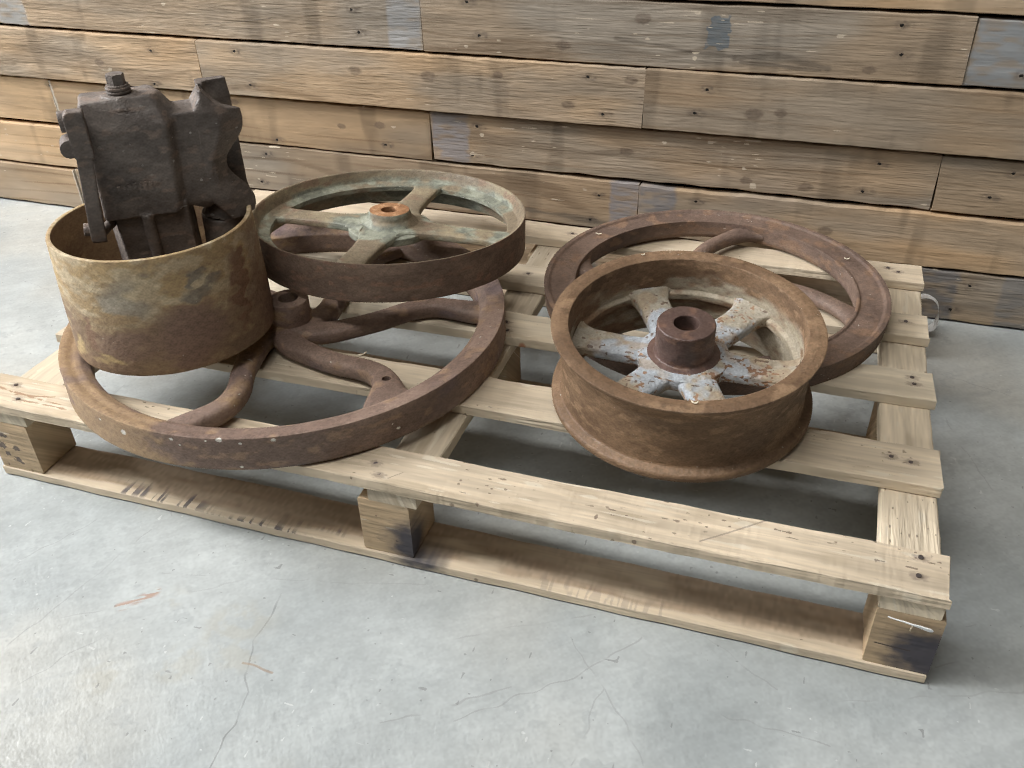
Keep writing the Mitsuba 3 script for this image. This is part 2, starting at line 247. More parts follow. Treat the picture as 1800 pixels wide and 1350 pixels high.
def ex_i(p, n, col, a, d, g):  # cream paint left near the web
    h = (p.z - (.2511 - .045 + (p.y - .2444) * .0924 - (p.x - .8966) * .0162)) / .03
    m = smoothstep(.30, .62, fbm(p.x * 30, p.y * 30, p.z * 60, 3) + .22 * (1 - dr.clip(h, 0, 2)) + .25 * smoothstep(.02, .12, p.x - .8966 - .2 * (p.z - .2)) - .26)
    return mix(col, mix(C(.30, .26, .18), C(.42, .39, .32), d), m * .75 * (1 - smoothstep(.45, .9, h + .8 * (a - .5))))
rust('mat_rust_inside', (.138, .084, .049), (.198, .124, .073), (.252, .162, .096), seed=6., k=17., rough=.6, extra=ex_i)
def ex_e(p, n, col, a, d, g):
    q = noise(p.x * 330, p.y * 330, p.z * 330); q2 = fbm(p.x * 85, p.y * 85, p.z * 85, 3); q3 = fbm(p.x * 26, p.y * 26, p.z * 26 + 4, 3)
    m = smoothstep(.42, .48, .60 * q2 + .40 * q + .55 * (q3 - .5) + .10 * smoothstep(.2, .7, n.z) + .03)
    wc = mix(C(.32, .285, .225), C(.345, .37, .395), smoothstep(.44, .60, fbm(p.x * 34 + 4, p.y * 34, p.z * 34, 3) + .25 * smoothstep(.12, .07, dr.sqrt(dr.square(p.x - .897) + dr.square(p.y - .244))) - .12))
    wc = mix(wc, C(.30, .22, .14), smoothstep(.45, .62, fbm(p.x * 60 + 9, p.y * 60, p.z * 60, 2)) * .6)
    col = mix(col, wc, m)
    return mix(col, C(.12, .075, .05), smoothstep(.80, .86, noise(p.x * 210, p.y * 210, p.z * 210)) * .8)
rust('mat_white_flaked', (.19, .11, .07), (.27, .17, .105), (.33, .20, .11), seed=4., k=22., extra=ex_e, b=.003)
rust('mat_hub_dark', (.080, .050, .042), (.115, .070, .058), (.15, .085, .06), seed=12., k=22., rough=.42, spec=.55)
def ex_f(p, n, col, a, d, g):
    w = smoothstep(.90, .94, noise(p.x * 150 + 2, p.y * 150, p.z * 150)) * dr.select((p.x > .27), 1., .35)
    return mix(col, C(.5, .5, .48), w * .5)
rust('mat_iron_dark', (.104, .087, .078), (.152, .129, .115), (.19, .145, .12), seed=7., k=19., rough=.55, b=.0012, spec=.5, extra=ex_f)
rust('mat_iron_lever', (.115, .096, .086), (.16, .134, .120), (.18, .137, .112), seed=17., k=24., rough=.6)
scene['mat_dark_gap'] = {'type': 'diffuse', 'reflectance': {'type': 'rgb', 'value': [.02, .017, .014]}}
scene['mat_nail'] = {'type': 'principled', 'base_color': {'type': 'rgb', 'value': [.14, .12, .115]}, 'metallic': .6, 'roughness': .45}
scene['mat_film'] = {'type': 'twosided', 'bsdf': {'type': 'principled', 'base_color': {'type': 'rgb', 'value': [.75, .77, .78]}, 'roughness': .25}}
scene['mat_clear_film'] = {'type': 'thindielectric', 'int_ior': 1.3}
scene['mat_shaving'] = {'type': 'twosided', 'bsdf': {'type': 'principled', 'base_color': {'type': 'rgb', 'value': [.68, .60, .46]}, 'roughness': .6}}

# ------------------------------------------------------------------ mesh helpers
count = {}
def numbered(key):
    k = count.get(key, 0); count[key] = k + 1
    return key if k == 0 else f'{key}_{k:03d}'
def part(parent, name, mesh, mat, smooth=35, uv=None, label=None):
    key = numbered(f'{parent}__{name}' if parent else name)
    if uv is not None:
        mesh = mesh.copy(); mesh.unmerge_vertices()
        scene[key] = mikit.ply(mesh, mat, False, uv=np.tile(np.asarray(uv, float), (len(mesh.vertices), 1)))
    else: scene[key] = mikit.ply(mesh, mat, smooth)
    if label: labels[key] = {'label': label}
    return key
def thing(key, label, cat, group=None):
    labels[key] = {'label': label, 'category': cat}
    if group: labels[key]['group'] = group
    return key
def board(p0, axis, L, w, t, across, up, seed, n=24, ch=.0015, wob=.0012, jit=.0012):
    """a sawn board: axis, across, up are unit vectors; p0 the low corner; chamfered section, slightly wavy edges"""
    axis, across, up, p0 = (np.asarray(v, float) for v in (axis, across, up, p0)); r = np.random.default_rng(seed)
    prof = np.array([(ch, 0), (w - ch, 0), (w, ch), (w, t - ch), (w - ch, t), (ch, t), (0, t - ch), (0, ch)])
    s = np.linspace(0, L, n); V = []
    def wave(a): return a * sum(r.normal() * np.sin(s * f + r.uniform(0, 6)) / math.sqrt(q + 1) for q, f in enumerate((3, 9, 27, 70, 160)))
    e0, e1, zt = wave(wob), wave(wob), wave(wob * .5)
    for i in range(n):
        q = prof.copy(); q[q[:, 0] < w / 2, 0] += e0[i]; q[q[:, 0] > w / 2, 0] += e1[i]; q[q[:, 1] > t / 2, 1] += zt[i]
        si = s[i] + (r.normal(0, jit, 8) if i in (0, n - 1) else 0)
        V.append(p0 + np.outer(np.broadcast_to(si, 8), axis) + q[:, :1] * across + q[:, 1:] * up)
    F = []
    for i in range(n - 1):
        for j in range(8):
            a, b = i * 8 + j, i * 8 + (j + 1) % 8; F += [(a, b, b + 8), (a, b + 8, a + 8)]
    for j in range(1, 7): F += [(0, j + 1, j), ((n - 1) * 8, (n - 1) * 8 + j, (n - 1) * 8 + j + 1)]
    m = trimesh.Trimesh(np.vstack(V), F, process=False)
    if np.dot(np.cross(axis, across), up) < 0: m.invert()
    m.fix_normals()
    return m
def frame(c, n=(0, 0, 1), rot=0.):
    n = np.asarray(n, float); n /= np.linalg.norm(n); z = np.array([0, 0, 1.]); v = np.cross(z, n); s = np.linalg.norm(v); M = np.eye(3)
    if s > 1e-9:
        K = np.array([[0, -v[2], v[1]], [v[2], 0, -v[0]], [-v[1], v[0], 0]]); M = np.eye(3) + K + K @ K * ((1 - n[2]) / s ** 2)
    R = np.array([[math.cos(rot), -math.sin(rot), 0], [math.sin(rot), math.cos(rot), 0], [0, 0, 1]])
    A = np.eye(4); A[:3, :3] = M @ R; A[:3, 3] = c
    return A
def rough_up(m, a, k=70., seed=0):
    p = m.vertices; n = m.vertex_normals
    d = (meshkit.fbm(p * k, 3, seed) - .5) * 2 * a
    m.vertices = p + n * d[:, None]
    return m
def round_profile(P, r=.0015):
    """closed profile with its corners bevelled"""
    P = np.asarray(P, float); out = []
    for i in range(len(P)):
        a, b, c = P[i - 1], P[i], P[(i + 1) % len(P)]
        la, lc = np.linalg.norm(a - b), np.linalg.norm(c - b); q = min(r, la * .4, lc * .4)
        u, w = b + (a - b) / la * q, b + (c - b) / lc * q
        out += [u, .25 * u + .5 * b + .25 * w, w]
    return np.array(out)
def lathe(P, N=180, closed=True, mod=None):
    """P: closed profile (r, z)"""
    P = np.asarray(P, float); m = len(P); t = np.linspace(0, 2 * np.pi, N, endpoint=False)
    V = []
    for a in t:
        q = mod(P.copy(), a) if mod else P
        V.append(np.c_[q[:, 0] * math.cos(a), q[:, 0] * math.sin(a), q[:, 1]])
    F = []
    for i in range(N):
        for j in range(m):
            a, b = i * m + j, i * m + (j + 1) % m; c, d = ((i + 1) % N) * m + (j + 1) % m, ((i + 1) % N) * m + j
            F += [(a, d, c), (a, c, b)]
    M = trimesh.Trimesh(np.vstack(V), F, process=False); M.fix_normals()
    return M
def fine_profile(P, step=.006):
    out = []
    for i in range(len(P)):
        a, b = P[i], P[(i + 1) % len(P)]; k = max(1, int(np.linalg.norm(b - a) / step))
        out += [a + (b - a) * j / k for j in range(k)]
    return np.array(out)
def spoke(path, w, t, ex=2.4, M=18, zc=None):
    """path (n,2) in the wheel's plane, half widths w(n), half thicknesses t(n), heights zc(n); superelliptic section"""
    path = np.asarray(path, float); n = len(path); tan = np.gradient(path, axis=0); tan /= np.linalg.norm(tan, axis=1)[:, None]; nor = np.c_[-tan[:, 1], tan[:, 0]]
    a = np.linspace(0, 2 * np.pi, M, endpoint=False); ca, sa = np.cos(a), np.sin(a)
    u, v = np.sign(ca) * np.abs(ca) ** (2 / ex), np.sign(sa) * np.abs(sa) ** (2 / ex)
    V = np.concatenate([np.c_[path[i, 0] + nor[i, 0] * u * w[i], path[i, 1] + nor[i, 1] * u * w[i], zc[i] + v * t[i]] for i in range(n)])
    F = []
    for i in range(n - 1):
        for j in range(M):
            p, q = i * M + j, i * M + (j + 1) % M; F += [(p, q, q + M), (p, q + M, p + M)]
    for j in range(1, M - 1): F += [(0, j + 1, j), ((n - 1) * M, (n - 1) * M + j, (n - 1) * M + j + 1)]
    m = trimesh.Trimesh(V, F, process=False); m.fix_normals()
    return m
def smooth_curve(pts, n=40):
    from scipy.interpolate import PchipInterpolator
    pts = np.asarray(pts, float); s = np.r_[0, np.cumsum(np.linalg.norm(np.diff(pts, axis=0), axis=1))]
    from scipy.interpolate import CubicSpline
    return CubicSpline(s / s[-1], pts)(np.linspace(0, 1, n))
def cast(man, edge=.004, it=12, a=.0005, k=60., seed=0):
    m = man.refine_to_length(edge).to_mesh(); tm = trimesh.Trimesh(m.vert_properties[:, :3], m.tri_verts, process=True)
    trimesh.smoothing.filter_taubin(tm, lamb=.5, nu=.52, iterations=it)
    return rough_up(tm, a, k, seed)
def place(m, A): m = m.copy(); m.apply_transform(A); return m
def hullpts(pts): return m3.Manifold.hull_points([list(map(float, p)) for p in pts])
def mcyl(p0, p1, r0, r1=None, n=40):
    p0, p1 = np.asarray(p0, float), np.asarray(p1, float); r1 = r0 if r1 is None else r1; d = p1 - p0; d /= np.linalg.norm(d)
    a = np.cross(d, [.3, .2, .9]); a /= np.linalg.norm(a); b = np.cross(d, a); t = np.linspace(0, 2 * np.pi, n, endpoint=False)
    ring = np.cos(t)[:, None] * a + np.sin(t)[:, None] * b
    return hullpts(np.vstack([p0 + ring * r0, p1 + ring * r1]))

# ------------------------------------------------------------------ floor
g = np.linspace(0, 1, 2)
fl = trimesh.Trimesh([(-7, -6, 0), (7, -6, 0), (7, .86, 0), (-7, .86, 0)], [[0, 1, 2], [0, 2, 3]], process=False)
scene['floor'] = mikit.ply(fl, 'mat_floor'); labels['floor'] = {'label': 'grey polished concrete floor with scratches, a fine crack and rust streaks', 'kind': 'structure'}

# ------------------------------------------------------------------ plank wall
ZR = [0.0, .0965, .1918, .2875, .3892, .4915, .59, .688, .787, .885, .984]
WY = .7935
warm = {(0, -2): .55, (0, -1): .5, (0, 0): .35, (0, 1): .3, (0, 2): .22, (1, -2): .9, (1, -1): .9, (1, 0): .22, (1, 1): .45, (1, 2): .3, (2, -2): .85, (2, -1): .8, (2, 0): .62, (2, 1): .22, (3, -2): .55, (3, -1): .42, (3, 0): .45, (3, 1): .2, (3, 2): .2,
        (4, -1): .28, (4, 0): .18, (4, 1): .12}
thing('plank_wall', 'wall of reclaimed brown timber planks in staggered rows behind the pallet', 'wall')
part('plank_wall', 'backing', trimesh.creation.box(bounds=[(-2.3, WY + .024, 0), (2.5, WY + .05, .99)]), 'mat_dark_gap', False)
pid = 0
for r in range(10):
    xs = [-2.2, -1.37, -.5, .3435, 1.2015, 2.06] if r % 2 == 0 else [-1.8, -.97, -.117, .7325, 1.62, 2.4]
    for k in range(len(xs) - 1):
        g = .0012
        top = ZR[r + 1] - rng.uniform(.0036, .0060); bot = ZR[r] + (.004 if r == 0 else rng.uniform(.0004, .0014))
        y = WY + rng.uniform(-.002, .002) + {0: -.003, 1: .001, 2: .003, 3: -.006, 4: .0}.get(r, 0.) + (-.004 if (r == 1 and k == 3) else 0)
        m = board((xs[k] + g, y, bot), (1, 0, 0), xs[k + 1] - xs[k] - 2 * g, top - bot, .022, (0, 0, 1), (0, 1, 0), 100 + pid, n=60, ch=.0014, wob=.0007)
        wv = warm.get((r, k - 2), rng.uniform(.1, .6))
        part('plank_wall', 'plank', m, 'mat_wall_plank', uv=(pid + .5, wv)); pid += 1

# ------------------------------------------------------------------ pallet
NAILS = [(.044,.044),(.071,.018),(.579,.030),(.592,.006+.006),(1.174,.052),(1.171,.025),(1.148,.212),(1.169,.207),(.624,.378),(.633,.357),(1.176,.389),(1.178,.374),(1.172,.535),(1.165,.69),(1.15,.70),(.70,.685),(.64,.69),(.61,.53),(.60,.21),(.075,.21),(.07,.37),(.06,.53)]
bsdf('mat_pallet', pal_col, rough=.68, bump=pal_bump, bscale=.0010, spec=.3)
thing('pallet', 'pale rough sawn timber pallet carrying all the rusty wheels', 'pallet')
SL = [(0., .0628), (.1677, .2387), (.3409, .4074), (.4951, .5598), (.6618, .7204)]
TOPZ, TB = .1301, .0145
for i, (y0, y1) in enumerate(SL):
    key = part('pallet', 'slat', board((.002, y0, TOPZ - TB), (1, 0, 0), 1.1975 + .0025 * rng.uniform(), y1 - y0, TB, (0, 1, 0), (0, 0, 1), 20 + i, n=90, wob=.0008, ch=.0011), 'mat_pallet', uv=(i + .5, 0.))
    for (nx, ny) in NAILS:
        if y0 < ny < y1:
            nm = trimesh.creation.cylinder(.0026, .0016, sections=16); nm.apply_transform(trimesh.transformations.rotation_matrix(rng.uniform(-.25, .25), (1, .4, 0))); nm.apply_translation((nx, ny, TOPZ + .0002))
            part(key, 'nail', nm, 'mat_nail', 30)
for i, (xa, xb, sk) in enumerate([(.012, .086, .004), (.577, .638, .016), (1.139, 1.199, .001)]):
    m = board((xa, .004, .0965), (sk, 1, 0) / np.linalg.norm((sk, 1, 0)), .715, xb - xa, .0185, (1, 0, 0), (0, 0, 1), 40 + i, n=50, wob=.0008, jit=.0002)
    part('pallet', 'stringer', m, 'mat_pallet', uv=(10.5 + i, 1.))
for i, (ya, yb) in enumerate([(.0028, .0715), (.335, .405), (.652, .7195)]):
    part('pallet', 'bottom_board', board((.0108, ya, .0012), (1, 0, 0), 1.191, yb - ya, .0136, (0, 1, 0), (0, 0, 1), 60 + i, n=90, wob=.0006), 'mat_pallet', uv=(20.5 + i, 3.))
    for j, (xa, xb) in enumerate([(.0125, .0805), (.562, .6285), (1.1405, 1.2035)]):
        part('pallet', 'block', board((xa + (.008 if i and j == 1 else 0), ya + .0015, .0152), (0, 1, 0), yb - ya - .003, xb - xa, .081, (1, 0, 0), (0, 0, 1), 80 + i * 3 + j, n=6, wob=.0006, ch=.002, jit=.0001), 'mat_pallet', uv=(30.5 + 3 * i + j, 2.))

# ------------------------------------------------------------------ flywheel A: wide wheel with S-shaped spokes
A = frame((.3442, .259, .1762), (0, .0129, 1))
def modA(P, a):  # the groove of the face gets shallower towards the right
    gd = .5 + .5 * math.cos(a - math.radians(205)); gd = max(0, gd - .15) / .85
    d = np.abs(P[:, 0] - .2862) < .0017; up = P[:, 1] > -.012
    P[d & up, 1] -= .0024 * gd
    low = (P[:, 0] < .2862) & up; P[low, 1] -= .0012 * gd
    return P
prof = round_profile([(.3022, -.0002), (.3028, -.0455), (.270, -.0455), (.266, -.036), (.2668, -.0105), (.2775, -.004)], .0022)
prof = fine_profile(prof, .0035)
thing('flywheel', 'largest brown rusty flywheel with curved spokes lying flat under the ochre drum', 'flywheel')
part('flywheel', 'rim', place(rough_up(lathe(prof, 300, mod=modA), .0004, 55, 1), A), 'mat_rust_flywheel', 40)
pr = round_profile([(.0135, .017), (.028, .0155), (.0285, -.03), (.040, -.033), (.042, -.046), (.0135, -.046)], .0022)
part('flywheel', 'hub', place(rough_up(lathe(fine_profile(pr, .004), 90), .0004, 80, 2), A), 'mat_hub_a' if False else 'mat_rust_flywheel', 40)
SA = [(.018, -48), (.030, -40), (.045, -31), (.060, -22), (.078, -13), (.105, -5), (.135, 1.0), (.16, 5), (.185, 6.2), (.21, 5), (.235, 1.6), (.27, -1.5)]
for k in range(6):
    end = 26.5 - 58.5 * k if k < 3 else 26.5 - 58.5 * 2 - 61.5 * (k - 2)
    pts = [(r * math.cos(math.radians(end + a)), r * math.sin(math.radians(end + a))) for r, a in SA]
    cv = smooth_curve(pts, 46); u = np.linspace(0, 1, 46)
    pad = 1.0 if k == 1 else .35
    w = .0158 + .012 * np.exp(-u / .11) - .0015 * u + pad * (.032 * np.exp(-(1 - u) / .095))
    t = np.full(46, .0125); z = np.full(46, -.034) + .006 * np.exp(-u / .1) + (.0106 * np.exp(-((1 - u) / .36) ** 2) if k == 1 else .004 * u)
    sp = spoke(cv, w, t, 2.8, 20, z)
    sp = rough_up(sp, .0005, 60, 3 + k)
    if k == 1:  # the bolt hole through the pad
        mm = m3.Manifold(m3.Mesh(np.asarray(sp.vertices, np.float32), np.asarray(sp.faces, np.uint32)))
        q = (.224 * math.cos(math.radians(-28.6)), .224 * math.sin(math.radians(-28.6)))
        mm = (mm - mcyl((*q, -.08), (*q, .02), .0062)).to_mesh(); sp = trimesh.Trimesh(mm.vert_properties[:, :3], mm.tri_verts)
    key = part('flywheel', 'spoke', place(sp, A), 'mat_rust_flywheel', 45)
    if k == 5:
        c = np.array([.078 * math.cos(math.radians(52)), .078 * math.sin(math.radians(52)), -.012])
        b = trimesh.creation.cylinder(.006, .022, sections=20); b.apply_translation(c); part(key, 'lug', place(b, A), 'mat_rust_flywheel', 40)

# ------------------------------------------------------------------ drum B
B = frame((.2199, .1767, .3325), (-.0065, .0187, 1))
thing('drum', 'open cylindrical drum of mottled ochre and brown rust with the dark pump casting inside', 'drum')
pr = fine_profile(round_profile([(.1245, 0), (.1278, -.08), (.1296, -.155), (.122, -.155), (.121, -.08), (.1185, 0)], .002), .006)
dm = rough_up(lathe(pr, 220), .0005, 40, 5)
cen = dm.triangles_center; nr = (dm.face_normals[:, :2] * cen[:, :2]).sum(1) / np.linalg.norm(cen[:, :2], axis=1); inner = (np.linalg.norm(cen[:, :2], axis=1) < .1226 + 0 * nr) & (cen[:, 2] < -.0012) & (nr < 0)
out = dm.submesh([np.where(~inner)[0]], append=True, repair=False); inn = dm.submesh([np.where(inner)[0]], append=True, repair=False)
part('drum', 'shell', place(out, B), 'mat_drum_ochre', 40); part('drum', 'lining', place(inn, B), 'mat_drum_inside', 40)
web = lathe(fine_profile(round_profile([(.0004, -.100), (.1214, -.100), (.1214, -.115), (.0004, -.115)], .002), .012), 80)
part('drum', 'web', place(web, B), 'mat_drum_inside', 40)

# ------------------------------------------------------------------ pump casting F standing in the drum
P0 = np.array([.2199, .1767, 0.]); RR = np.array([.745, .667, 0]); DD = np.array([-.667, .745, 0])
FA = np.eye(4); FA[:3, 0] = RR; FA[:3, 1] = DD; FA[:3, 2] = (0, 0, 1); FA[:3, 3] = P0
thing('pump_casting', 'dark cast iron pump body with a bolt plug on top standing in the drum', 'pump')
body = hullpts([(x, y, z) for (x, y) in [(-.051, -.026), (.036, -.036), (.056, -.010), (.056, .03), (.03, .04), (-.05, .035)] for z in (.350,)] +
               [(x, y, z) for (x, y) in [(-.047, -.026), (.044, -.036), (.063, -.010), (.064, .03), (.03, .04), (-.046, .035)] for z in (.458,)] +
               [(-.045, -.018, .489), (-.043, .03, .489), (.038, -.020, .4905), (.047, .0, .488), (.038, .03, .4895)])
foot = hullpts([(x, y, z) for (x, y) in [(-.039, -.022), (.046, -.030), (.055, -.005), (.05, .03), (-.048, .032)] for z in (.225, .36)])
neck = hullpts([(.04, y, z) for y in (-.022, .03) for z in (.352, .466)] + [(.092, y, z) for y in (-.022, .034) for z in (.352, .464)] + [(.072, y, .34) for y in (-.018, .03)])
rib = mcyl((-.003, -.028, .225), (-.003, -.030, .352), .0075, .007)
bossm = mcyl((.002, 0, .478), (.002, 0, .4915), .027, .0200)
body = cast(body + foot + neck + rib + bossm, .004, 26, .0008, 55, 21)
part('pump_casting', 'body', place(body, FA), 'mat_iron_dark', 60)
# saddle: a channel open to the right whose front wall has a wavy edge (ear, notch, ear)
def saddle_mesh():
    zs = np.linspace(.3215, .4855, 60); I = np.interp
    Rz = I(zs, [.3215, .328, .343, .357, .371, .384, .398, .410, .418, .431, .445, .455, .4855], [.128, .133, .133, .1265, .114, .106, .1075, .117, .1255, .1345, .1365, .135, .134])
    Lz = I(zs, [.3215, .3245, .345, .363, .38, .397, .415, .433, .450, .456, .462, .470, .4855], [.110, .108, .099, .091, .087, .088, .096, .105, .108, .106, .094, .091, .0945])
    from scipy.ndimage import gaussian_filter1d as gf
    Rz, Lz = gf(Rz, 1.3), gf(Lz, 1.3); V = []
    for z, R, L in zip(zs, Rz, Lz):
        up = max(0, (z - .462) / .022); lo = max(0, (.350 - z) / .03)
        x0 = .076 + .012 * min(1, up * 1.4) + .022 * lo
        bw = .1305 - .002 * up + .004 * lo
        ch = min(max(R - .021, x0 + .0075), .109); ch = ch + (.0985 - ch) * min(1, up * 1.6)
        V.append([(x0, -.022 + .010 * up, z), (max(L - .004, x0 + .001), -.0235 + .008 * up, z), (max(L, x0 + .002), -.0225 + .008 * up, z), (max(R - .001, ch + .008), -.0045, z), (max(R, ch + .009), -.002, z), (max(R - .0035, ch + .0075), .0015, z), (ch + .0065, .004, z), (ch, .010, z), (ch, .022, z), (ch + .007, .0275, z), (bw - .001, .030, z), (bw, .033, z), (bw - .002, .041, z), (x0 + .004, .041, z)])
    V = np.array(V); n, k = V.shape[:2]; F = []
    for i in range(n - 1):
        for j in range(k):
            a, b = i * k + j, i * k + (j + 1) % k; F += [(a, b, b + k), (a, b + k, a + k)]
    import mapbox_earcut as ec
    for i, flip in ((0, True), (n - 1, False)):
        tr = np.array(ec.triangulate_float64(V[i][:, :2], np.array([k]))).reshape(-1, 3) + i * k
        F += [tuple(x[::-1]) if flip else tuple(x) for x in tr]
    m = trimesh.Trimesh(V.reshape(-1, 3), F, process=False); m.fix_normals()
    mm = m3.Manifold(m3.Mesh(np.asarray(m.vertices, np.float32), np.asarray(m.faces, np.uint32)))
    cut = m3.CrossSection([[(.0925, .4850), (.1045, .4690), (.116, .4615), (.137, .4545), (.2, .4545), (.2, .52), (.0925, .52)]], m3.FillRule.NonZero).extrude(.080).rotate((90, 0, 0)).translate((0, .016, 0))
    return cast(mm - cut, .0035, 6, .0004, 60, 22)
part('pump_casting', 'saddle', place(saddle_mesh(), FA), 'mat_iron_dark', 60)
low = mcyl((.086, .010, .235), (.091, .012, .318), .0285, .0285) + mcyl((.091, .012, .317), (.096, .013, .336), .0285, .021)
part('pump_casting', 'outlet', place(cast(low, .004, 14, .0006, 60, 23), FA), 'mat_iron_dark', 60)
def hexm(r, z0, z1, rot=.2): return hullpts([(r * math.cos(rot + i * math.pi / 3), r * math.sin(rot + i * math.pi / 3), z) for i in range(6) for z in (z0, z1)] + [(r * .9 * math.cos(rot + .52 + i * math.pi / 3), r * .9 * math.sin(rot + .52 + i * math.pi / 3), z1 + .001) for i in range(6)])
pl = hexm(.0105, .502, .5135).translate((.0025, 0, 0)) + mcyl((.0025, 0, .4865), (.0025, 0, .502), .0128)
pm = pl.to_mesh(); pm = trimesh.Trimesh(pm.vert_properties[:, :3], pm.tri_verts)
kp = part('pump_casting', 'plug', place(pm, FA), 'mat_iron_dark', 25)
part(kp, 'washer', place(lathe(round_profile([(.008, .4868), (.0185, .4868), (.0185, .4905), (.008, .4905)], .001), 48), FA @ trimesh.transformations.translation_matrix((.0025, 0, 0))), 'mat_iron_dark', 30)
for zz in (.4945, .4985):
    part(kp, 'ring', place(lathe(round_profile([(.008, zz - .0012), (.0142, zz - .0012), (.0142, zz + .0012), (.008, zz + .0012)], .0007), 40), FA @ trimesh.transformations.translation_matrix((.0025, 0, 0))), 'mat_iron_dark', 30)
arm = hullpts([(x, y, z) for (x, z) in [(-.062, .440), (-.041, .438), (-.040, .492), (-.058, .493), (-.0625, .488)] for y in (-.056, -.038)])
arm = arm + hullpts([(x, y, z) for (x, z) in [(-.0605, .445), (-.0435, .445), (-.0545, .335), (-.071, .337), (-.071, .345)] for y in (-.055, -.040)])
arm = arm + mcyl((-.064, -.055, .452), (-.064, -.026, .452), .0105) + mcyl((-.052, -.04, .474), (-.05, -.01, .474), .010) + mcyl((-.062, -.045, .342), (-.045, -.012, .342), .006)
part('pump_casting', 'lever', place(cast(arm, .003, 5, .0004, 70, 24), FA), 'mat_iron_lever', 45)
part('pump_casting', 'pin', place(cast(mcyl((-.077, -.036, .349), (-.066, -.036, .347), .0078), .003, 3, .0003, 70, 25), FA), 'mat_iron_lever', 45)
part('pump_casting', 'pin', place(cast(mcyl((-.068, -.034, .478), (-.056, -.034, .478), .012), .003, 3, .0003, 70, 26), FA), 'mat_iron_lever', 45)
tx = [trimesh.creation.box((rng.uniform(.002, .0045), .002, rng.uniform(.003, .006)), trimesh.transformations.translation_matrix((x, -.0335, .3905 + .10 * (x - 0) * .1 + rng.uniform(-.0008, .0008)))) for x in np.arange(-.026, .032, .0062)]
part('pump_casting', 'cast_mark', place(trimesh.util.concatenate(tx), FA), 'mat_iron_dark', False)

# ------------------------------------------------------------------ wheel C: thin rim, four broad spokes, green paint
Cm = frame((.4105, .4668, .2423), (.0127, .0764, .997))
thing('pulley_wheel', 'four spoked pulley wheel with worn green paint resting tilted on the flywheel', 'pulley')
pr = fine_profile(round_profile([(.2072, 0), (.2075, -.0565), (.2005, -.0565), (.199, -.034), (.1795, -.0305), (.1795, -.0225), (.196, -.0185), (.2035, -.001)], .0015), .005)
rim = rough_up(lathe(pr, 260), .00035, 50, 31)
cn = rim.triangles_center; outer = (np.linalg.norm(cn[:, :2], axis=1) > .2062)
part('pulley_wheel', 'rim', place(rim.submesh([np.where(~outer)[0]], append=True, repair=False), Cm), 'mat_green_worn', 40)
part('pulley_wheel', 'tread', place(rim.submesh([np.where(outer)[0]], append=True, repair=False), Cm), 'mat_rust_brown', 40, label='outer band of bare brown rust')
pr = fine_profile(round_profile([(.0125, .0015), (.0305, .0015), (.034, -.009), (.044, -.018), (.064, -.0235), (.064, -.034), (.030, -.045), (.0125, -.045)], .0015), .004)
hub = rough_up(lathe(pr, 90), .0004, 60, 32); cn = hub.triangles_center; cap = (np.linalg.norm(cn[:, :2], axis=1) < .0300) & (cn[:, 2] > -.03)
kh = part('pulley_wheel', 'hub', place(hub.submesh([np.where(~cap)[0]], append=True, repair=False), Cm), 'mat_green_worn', 40)
part(kh, 'hub_face', place(hub.submesh([np.where(cap)[0]], append=True, repair=False), Cm), 'mat_hub_rust', 40, label='orange rusted top face of the hub with its bore')
for ang in (94, 184, 274, 2):
    a = math.radians(ang); u = np.linspace(0, 1, 30); r = .03 + u * .158
    w = .0205 + .030 * np.exp(-u / .13) + .012 * np.exp(-(1 - u) / .06)
    cv = np.c_[r * math.cos(a), r * math.sin(a)]
    sp = spoke(cv, w, np.full(30, .0072) - .001 * u, 4.5, 24, np.full(30, -.0265) + .003 * np.exp(-u / .15))
    part('pulley_wheel', 'spoke', place(rough_up(sp, .0005, 60, 33), Cm), 'mat_green_worn', 45)

# ------------------------------------------------------------------ wheel D: thin wheel at the back right with swept spokes
D = frame((.8979, .5246, .1605), (.0032, -.0132, .9999))
thing('flywheel_001', 'thin brown rusty flywheel with swept spokes lying flat at the back right', 'flywheel')
pr = fine_profile(round_profile([(.2493, .0008), (.2468, -.0285), (.205, -.0285), (.2025, -.022), (.2025, .0005), (.2065, .0008), (.2085, -.0016), (.2385, -.0020), (.2405, -.0006), (.2425, .0010)], .0011), .004)
part('flywheel_001', 'rim', place(rough_up(lathe(pr, 280), .0003, 55, 41), D), 'mat_rust_plum', 40)
pr = round_profile([(.014, .012), (.030, .012), (.031, -.016), (.038, -.020), (.038, -.0285), (.014, -.0285)], .002)
part('flywheel_001', 'hub', place(rough_up(lathe(fine_profile(pr, .005), 70), .0004, 60, 42), D), 'mat_rust_plum', 40)
SD = [(.022, 58), (.05, 47), (.08, 36), (.114, 24.5), (.14, 17), (.16, 11.5), (.18, 6), (.196, 2.2), (.216, -1.5)]
for end in (83, -7, 176, 265):
    pts = [(r * math.cos(math.radians(end + a)), r * math.sin(math.radians(end + a))) for r, a in SD]
    cv = smooth_curve(pts, 40); u = np.linspace(0, 1, 40)
    w = .0128 + .008 * np.exp(-u / .1) + .020 * np.exp(-(1 - u) / .075)
    sp = spoke(cv, w, np.full(40, .0105), 2.1, 18, np.full(40, -.0165))
    part('flywheel_001', 'spoke', place(rough_up(sp, .0004, 60, 43), D), 'mat_rust_plum', 45)

